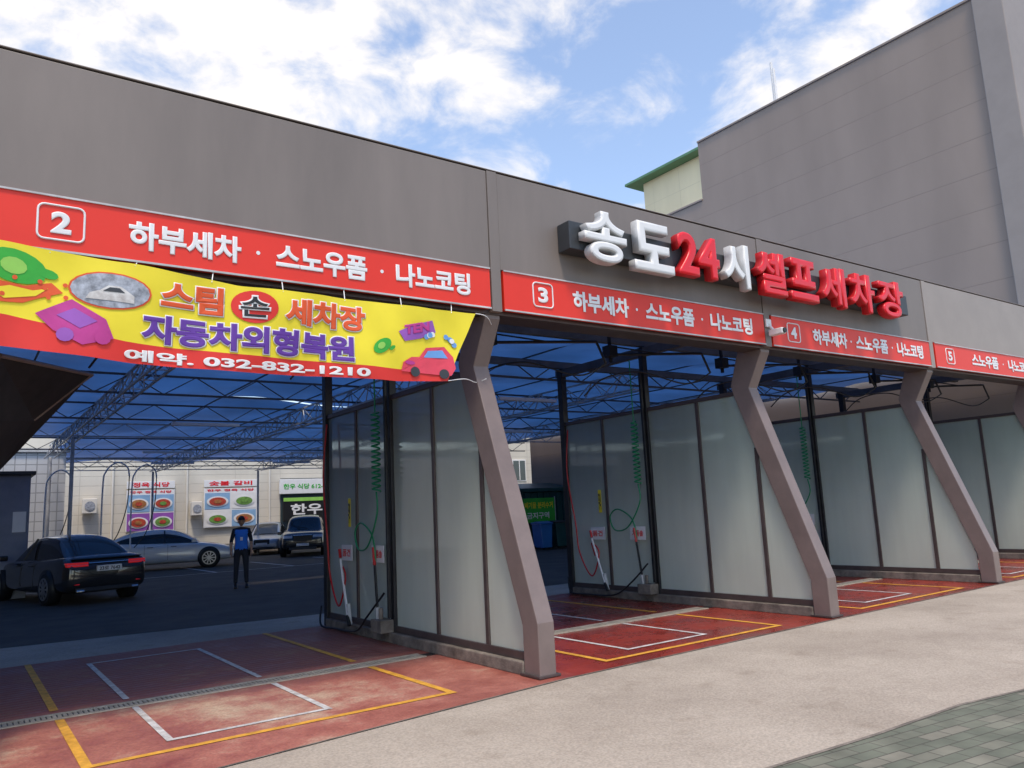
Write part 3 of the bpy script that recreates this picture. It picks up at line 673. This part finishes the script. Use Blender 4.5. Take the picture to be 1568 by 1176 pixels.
# ------------------------------------------------------------ vehicles
def car(name,loc,ang,paint,L=4.9,W=1.86,H=1.47,suv=False,rear=True,plate='23로 7642'):
    e=empty(name,loc);e.rotation_euler=(0,0,ang)
    hw=W/2
    if not suv:
        S=[(0,.80,.70,.45),(.012,.88,.90,.30),(.03,.93,.985,.24),(.09,.97,1.03,.20),(.18,.99,1.01,.19),(.35,1.0,.97,.19),(.55,1.0,.95,.19),(.70,.99,.93,.19),(.80,.97,.88,.20),(.90,.93,.80,.22),(.965,.86,.70,.24),(.99,.78,.60,.30),(1.0,.70,.52,.38)]
        Gs=[(.095,1.02,.70,.74),(.15,1.16,.67,.76),(.22,1.32,.62,.78),(.30,H-.05,.585,.79),(.40,H-.005,.575,.79),(.50,H,.575,.79),(.57,H-.06,.59,.79),(.65,1.24,.62,.78),(.74,.94,.68,.75)];gl=(.29,.53)
        wr=.335
    else:
        S=[(0,.86,.95,.45),(.015,.92,1.12,.32),(.05,.96,1.16,.27),(.15,.99,1.15,.26),(.35,1.0,1.12,.26),(.6,1.0,1.10,.26),(.72,.99,1.09,.26),(.85,.97,1.05,.27),(.94,.94,.98,.28),(.985,.88,.86,.32),(1.0,.80,.72,.42)]
        Gs=[(.02,1.12,.74,.78),(.06,1.40,.70,.79),(.12,H-.05,.66,.80),(.30,H,.65,.80),(.50,H-.01,.64,.80),(.58,H-.10,.66,.80),(.66,1.30,.68,.79),(.74,1.09,.72,.78)];gl=(.11,.55)
        wr=.37
    bm=bmesh.new();rings=[]
    for t,wf,top,bot in S:
        x=-L/2+t*L;w=hw*wf
        h=top-bot
        half=[(0,bot),(w*.86,bot),(w*.985,bot+h*.12),(w,bot+h*.38),(w*.985,bot+h*.66),(w*.965,top-h*.13),(w*.90,top-.02),(w*.6,top+.012),(0,top+.025)]
        ring=[bm.verts.new((x,y,z)) for y,z in half]+[bm.verts.new((x,-y,z)) for y,z in half[-2:0:-1]]
        rings.append(ring)
    n=len(rings[0])
    for a,b in zip(rings[:-1],rings[1:]):
        for i in range(n):bm.faces.new((a[i],a[(i+1)%n],b[(i+1)%n],b[i]))
    bm.faces.new(rings[0]);bm.faces.new(rings[-1][::-1])
    o=finish(bm,'body',paint,e,smooth=True);s=o.modifiers.new('s','SUBSURF');s.levels=2;s.render_levels=2
    bm=bmesh.new();rings=[];ts=[]
    for t,z,wt,wb in Gs:
        x=-L/2+t*L;zb=(1.12 if suv else .93)-.06
        z=max(z,zb+.02)
        half=[(hw*wb/.83*.88,zb),(hw*wt/.62*.66+.05,z-.10 if z-.10>zb else zb+.01),(hw*wt/.62*.60,z-.02),(hw*wt*.6,z+.015),(0,z+.025)]
        ring=[bm.verts.new((x,y,zz)) for y,zz in half]+[bm.verts.new((x,-y,zz)) for y,zz in half[-2::-1]]
        rings.append(ring);ts.append(t)
    n=len(rings[0])
    for k in range(len(rings)-1):
        a,b=rings[k],rings[k+1];tm=(ts[k]+ts[k+1])/2
        for i in range(n-1):
            f=bm.faces.new((a[i],a[i+1],b[i+1],b[i]))
            side=i in(0,n-2);top=gl[0]-.005<=tm<=gl[1]+.03
            edge=i in(1,n-3)
            f.material_index=1 if side and (ts[k]>=Gs[1][0] and ts[k+1]<=Gs[-1][0]) else (0 if (top or edge) else 1)
    o=finish(bm,'greenhouse',[paint,'carglass'],e,smooth=True);s=o.modifiers.new('s','SUBSURF');s.levels=2;s.render_levels=2
    bm=bmesh.new()
    for sgn in(1,-1):
        for t in(.36,.52):
            x=-L/2+t*L;abar(bm,(x,sgn*(hw*1.0+.001),.35),(x,sgn*(hw*.975),.9),.006)
        for t in(.50,):
            x=-L/2+t*L;abar(bm,(x,sgn*hw*.95,.95),(x-.03,sgn*hw*.66,H-.06),.03)
        for t in(.40,.56):
            x=-L/2+t*L;abar(bm,(x-.1,sgn*(hw*.99),.82),(x+.1,sgn*(hw*.99),.82),.014)
    finish(bm,'door_seams','black',e)
    bm=bmesh.new()
    for sgn in(1,-1):
        x=-L/2+.70*L;abox(bm,x-.08,x+.1,sgn*(hw*1.0) if sgn>0 else -hw*1.0-.2,(hw*1.0+.2) if sgn>0 else -hw*1.0,.93,1.06)
    finish(bm,'mirrors',paint,e,.03)
    for ax in(-L/2+.205*L,-L/2+.81*L):
        for sgn in(1,-1):
            y=sgn*(hw-.10)
            bm=bmesh.new();abar(bm,(ax,y-.125,wr),(ax,y+.125,wr),wr,32)
            finish(bm,'tyre','tire',e,.03,True)
            bm=bmesh.new();abar(bm,(ax,y-.115,wr+.02),(ax,y+.105,wr+.02),wr+.06,32);finish(bm,'wheel_arch','black',e,smooth=True)
            bm=bmesh.new();yo=y+sgn*.127
            for k in range(10):
                a=2*math.pi*k/10;abar(bm,(ax,yo,wr),(ax+math.cos(a)*wr*.66,yo,wr+math.sin(a)*wr*.66),.024)
            for k in range(24):
                a=2*math.pi*k/24;b=2*math.pi*(k+1)/24
                abar(bm,(ax+math.cos(a)*wr*.68,yo,wr+math.sin(a)*wr*.68),(ax+math.cos(b)*wr*.68,yo,wr+math.sin(b)*wr*.68),.02)
            finish(bm,'rim','rim',e)
    xr=-L/2
    def curved(name,y0,y1,z0,z1,dx,m,front=False,th=.05):
        bm=bmesh.new();N=8
        vs=[]
        for k in range(N+1):
            y=y0+(y1-y0)*k/N;q=abs(y)/hw
            off=.02+.30*max(0,q-.55)**2*2.2+dx
            x=(xr+off) if not front else -xr-off
            s=1 if not front else -1
            vs.append([bm.verts.new((x,y,z0)),bm.verts.new((x+s*.02,y,z1)),bm.verts.new((x+s*th*2,y,z1)),bm.verts.new((x+s*th*2,y,z0))])
        for a,b in zip(vs[:-1],vs[1:]):
            for i in range(4):bm.faces.new((a[i],a[(i+1)%4],b[(i+1)%4],b[i]))
        bm.faces.new(vs[0]);bm.faces.new(vs[-1][::-1])
        return finish(bm,name,m,e,.008)
    zt=.80 if not suv else .95
    for sgn in(1,-1):
        curved('tail_lamp',sgn*hw*.46,sgn*hw*.90,zt+.0,zt+.09,-.01,'tail',th=.09)
        curved('tail_lamp_chrome',sgn*hw*.46,sgn*hw*.90,zt+.035,zt+.045,-.02,'chrome',th=.06)
    curved('boot_trim',-hw*.46,hw*.46,zt+.06,zt+.08,-.03,'chrome')
    curved('boot_lip',-hw*.80,hw*.80,zt+.155,zt+.172,0.02,'black')
    curved('rear_bumper_insert',-hw*.72,hw*.72,.27,.35,-.02,'black')
    curved('bumper_line',-hw*.88,hw*.88,.545,.553,-.018,'black')
    for sgn in(1,-1):
        curved('reflector',sgn*hw*.64,sgn*hw*.84,.42,.445,-.022,'tail')
        curved('exhaust',sgn*hw*.54,sgn*hw*.70,.275,.315,-.035,'chrome')
    bm=bmesh.new();abox(bm,xr-.035,xr+.02,-.26,.26,zt-.12,zt-.0);finish(bm,'number_plate','white',e,.004)
    t=text_mesh(plate,.02);xs=[v.co.x for v in t.vertices];ysx=[v.co.y for v in t.vertices];xa,xb,ya,yb=min(xs),max(xs),min(ysx),max(ysx)
    for v in t.vertices:
        a=(v.co.x-xa)/(xb-xa);b=(v.co.y-ya)/(yb-ya)
        v.co=Vector((xr-.037-.002*(v.co.z>0),.22-.44*a,zt-.10+.08*b))
    t.materials.clear();t.materials.append(M['black']);ot=bpy.data.objects.new('plate_text',t);COL.objects.link(ot);ot.parent=e
    zf=.62 if not suv else .80
    for sgn in(1,-1):curved('head_lamp',sgn*hw*.45,sgn*hw*.86,zf-.02,zf+.09,-.0,'headl',True,.08)
    curved('grille',-hw*.40,hw*.40,zf-.16 if suv else zf-.14,zf+.08,-.02,'black',True);curved('grille_trim',-hw*.42,hw*.42,zf+.085,zf+.11,-.025,'chrome',True)
    curved('air_intake',-hw*.6,hw*.6,.28,.40,-.02,'black',True)
    bm=bmesh.new();abox(bm,-xr+.0,-xr+.03,-.26,.26,.44,.55);finish(bm,'front_plate','white',e,.004)
    return e
pb_=mat('black_car_paint',(.018,.018,.020),.16,0,.1,1,coat=1);ps_=mat('silver_car_paint',(.62,.62,.61),.3,.15,.05,1,coat=1);pd_=mat('dark_suv_paint',(.02,.021,.024),.2,0,.1,1,coat=1)
def heading(dx,dy):return math.atan2(dy,dx)
car('black_sedan_car',(2.26,21.9,0),heading(-.25,.968),pb_,H=1.48)
car('silver_sedan_car',(6.55,31.8,0),heading(.97,-.22),ps_,L=4.85,H=1.45)
car('dark_suv_car',(13.25,35.2,0),heading(-.40,-.92),pd_,L=4.7,W=1.92,H=1.74,suv=True)
car('silver_hatchback_car',(12.9,39.3,0),heading(-.45,-.89),ps_,L=4.4,W=1.8,H=1.5)
car('gray_sedan_car',(16.3,37.0,0),heading(-.40,-.92),ps_,L=4.7,W=1.82,H=1.46)

# ------------------------------------------------------------ person
def person():
    e=empty('standing_man',(5.85,19.9,0));e.rotation_euler=(0,0,math.atan2(-5.85,19.9)*.9)
    V=[];R=[];E=[]
    def add(p,r,par=None):
        V.append(p);R.append(r)
        if par is not None:E.append((par,len(V)-1))
        return len(V)-1
    pel=add((0,0,.93),(.155,.11));w=add((0,.0,1.06),(.15,.105),pel);c=add((0,0,1.25),(.175,.115),w);s=add((0,.01,1.38),(.15,.095),c);nk=add((0,.005,1.47),(.058,.058),s);
    for g in(1,-1):
        sh_=add((g*.17,.01,1.385),(.068,.065),s);el=add((g*.235,.03,1.12),(.046,.046),sh_);wr_=add((g*.235,-.03,.89),(.031,.031),el)
        hp=add((g*.095,0,.86),(.093,.095),pel);kn=add((g*.115,-.02,.48),(.062,.065),hp);an=add((g*.13,.02,.10),(.046,.05),kn)
    me=bpy.data.meshes.new('body');me.from_pydata(V,E,[]);o=bpy.data.objects.new('body',me);COL.objects.link(o)
    o.modifiers.new('sk','SKIN');sv=me.skin_vertices[0].data
    for i,r in enumerate(R):sv[i].radius=r
    sv[0].use_root=True
    ss_=o.modifiers.new('su','SUBSURF');ss_.levels=2;ss_.render_levels=2
    bpy.context.view_layer.update()
    m2=bpy.data.meshes.new_from_object(o.evaluated_get(bpy.context.evaluated_depsgraph_get()))
    bpy.data.objects.remove(o)
    for k in('jblue','jblack','skin'):m2.materials.append(M[k])
    for p in m2.polygons:
        x,y,z=p.center;p.use_smooth=True
        if z>1.46:mi=2
        elif z<.90 and abs(x)<.21:mi=1
        elif abs(x)>.19 and z<1.16:mi=2 if z<1.10 else 1
        elif abs(x)>.15 or z>1.40:mi=1
        elif z<.93:mi=1
        else:mi=0
        p.material_index=mi
    ob=bpy.data.objects.new('body',m2);COL.objects.link(ob);ob.parent=e
    bm=bmesh.new();bmesh.ops.create_uvsphere(bm,u_segments=24,v_segments=18,radius=1)
    for v in bm.verts:
        x,y,z=v.co;w_=.074*(1-.22*max(0,-z)) ;v.co=(x*w_,y*.092*(1-.1*max(0,-z))+.0,z*.118+1.60)
        if y<-.5 and z<-.3:v.co.y-=.006
    finish(bm,'head','skin',e,smooth=True)
    bm=bmesh.new()
    abar(bm,(0,-.088,1.625),(0,-.112,1.585),.008,6,0,.014)
    for g in(1,-1):
        abar(bm,(g*.073,.0,1.62),(g*.078,.008,1.57),.016,8,0)
    finish(bm,'nose_and_ears','skin',e,smooth=True)
    bm=bmesh.new()
    for g in(1,-1):abar(bm,(g*.017,-.088,1.612),(g*.042,-.080,1.612),.007,6)
    abar(bm,(-.022,-.086,1.548),(.022,-.086,1.548),.005,6)
    finish(bm,'eyes_and_mouth','black',e)
    bm=bmesh.new();bmesh.ops.create_uvsphere(bm,u_segments=24,v_segments=14,radius=1)
    for v in list(bm.verts):
        if v.co.z<0:v.co.z=max(v.co.z,-.12)
        v.co=(v.co.x*.083,v.co.y*.10+.004,v.co.z*.095+1.645)
    finish(bm,'cap_crown','jblack',e,smooth=True)
    prism('cap_peak',[(-.06,-.08),(-.05,-.14),(0,-.165),(.05,-.14),(.06,-.08)],1.638,1.648,'jblack',e,'Z',.003)
    for g in(1,-1):
        bm=bmesh.new()
        hx=g*.236
        abar(bm,(hx,-.032,.90),(hx,-.04,.80),.026,8,0,.036)
        for k,l in enumerate((.062,.075,.07,.055)):
            y=-.068+k*.018
            abar(bm,(hx,y,.805),(hx-g*.006,y-.002,.805-l*.55),.0095,6);abar(bm,(hx-g*.006,y-.002,.805-l*.55),(hx-g*.022,y,.805-l),.0085,6)
        abar(bm,(hx,-.06,.86),(hx-g*.014,-.088,.815),.011,6);abar(bm,(hx-g*.014,-.088,.815),(hx-g*.02,-.086,.785),.009,6)
        finish(bm,'hand','skin',e,.002,True)
        bm=bmesh.new();x=g*.13
        v=[]
        for yy,ww,hh in((.09,.035,.07),(.05,.042,.11),(-.02,.045,.10),(-.10,.05,.06),(-.17,.04,.035)):
            v.append([bm.verts.new(q) for q in((x-ww,yy,.0),(x+ww,yy,.0),(x+ww*.8,yy,hh),(x-ww*.8,yy,hh))])
        for a,b in zip(v[:-1],v[1:]):
            for i in range(4):bm.faces.new((a[i],a[(i+1)%4],b[(i+1)%4],b[i]))
        bm.faces.new(v[0]);bm.faces.new(v[-1][::-1]);finish(bm,'shoe','black',e,.01,True)
    box('lanyard_card',-.03,.03,-.135,-.128,1.14,1.22,'white',e,.002)
    return e
person()

# ------------------------------------------------------------ sky + sun
S=Vector((-.18,-.38,.91)).normalized()
w=bpy.data.worlds.new("World");SC.world=w;w.use_nodes=True;nt=w.node_tree;N=nt.nodes;L=nt.links
bgN=N['Background'];sky=N.new('ShaderNodeTexSky');sky.sky_type='NISHITA';sky.sun_disc=False
sky.sun_elevation=math.asin(S.z);sky.sun_rotation=math.atan2(S.x,S.y);sky.air_density=1.0;sky.dust_density=.7;sky.ozone_density=1.8
tc=N.new('ShaderNodeTexCoord');mp=N.new('ShaderNodeMapping');mp.inputs['Scale'].default_value=(1,1,1.7);mp.inputs['Location'].default_value=(1.3,.4,.2)
L.new(tc.outputs['Generated'],mp.inputs[0])
n1=N.new('ShaderNodeTexNoise');n1.inputs['Scale'].default_value=8.0;n1.inputs['Detail'].default_value=10;n1.inputs['Roughness'].default_value=.58;n1.inputs['Distortion'].default_value=.3;L.new(mp.outputs[0],n1.inputs['Vector'])
dens=n1.outputs[0]
for d,a0,amt in(((.10,.86,.50),.91,.19),((.468,.734,.491),.965,.06),((.79,.41,.46),.985,.15)):
    vd=N.new('ShaderNodeVectorMath');vd.operation='DOT_PRODUCT';vd.inputs[1].default_value=Vector(d).normalized();L.new(tc.outputs['Generated'],vd.inputs[0])
    r=N.new('ShaderNodeMapRange');r.interpolation_type='SMOOTHSTEP';r.inputs[1].default_value=a0;r.inputs[2].default_value=1;r.inputs[3].default_value=0;r.inputs[4].default_value=amt;L.new(vd.outputs['Value'],r.inputs[0])
    s=N.new('ShaderNodeMath');s.operation='ADD';L.new(dens,s.inputs[0]);L.new(r.outputs[0],s.inputs[1]);dens=s.outputs[0]
cr=N.new('ShaderNodeValToRGB');cr.color_ramp.interpolation='EASE';e=cr.color_ramp.elements;e[0].position=.475;e[0].color=(.07,.07,.07,1);e[1].position=.77;e[1].color=(1,1,1,1);L.new(dens,cr.inputs[0])
gm=N.new('ShaderNodeMixRGB');gm.blend_type='MULTIPLY';gm.inputs[0].default_value=1;gm.inputs[2].default_value=(1.9,1.85,1.82,1);L.new(sky.outputs[0],gm.inputs[1])
mx=N.new('ShaderNodeMixRGB');L.new(cr.outputs[0],mx.inputs[0]);L.new(gm.outputs[0],mx.inputs[1]);mx.inputs[2].default_value=(7.8,7.4,7.0,1)
L.new(mx.outputs[0],bgN.inputs[0]);bgN.inputs[1].default_value=.15
sl=bpy.data.lights.new('sun','SUN');sl.energy=2.7;sl.angle=math.radians(9);sl.color=(1,.88,.74);so=bpy.data.objects.new('sun',sl);COL.objects.link(so)
so.rotation_euler=S.to_track_quat('Z','Y').to_euler()

# ------------------------------------------------------------ camera
XD=Vector((.8150,-.0528,-.5770)).normalized();YD=Vector((-.5777,-.1562,-.8012)).normalized();ZD=XD.cross(YD)
cd=bpy.data.cameras.new('camera');cam=bpy.data.objects.new('camera',cd);COL.objects.link(cam)
mm=Matrix((XD,YD,ZD)).to_4x4();mm.translation=Vector((0,0,1.6));cam.matrix_world=mm
cd.sensor_width=36;cd.lens=36*1190/1568;cd.clip_start=.05;cd.clip_end=2000
SC.camera=cam
SC.view_settings.view_transform='Standard';SC.view_settings.look='None';SC.view_settings.exposure=0
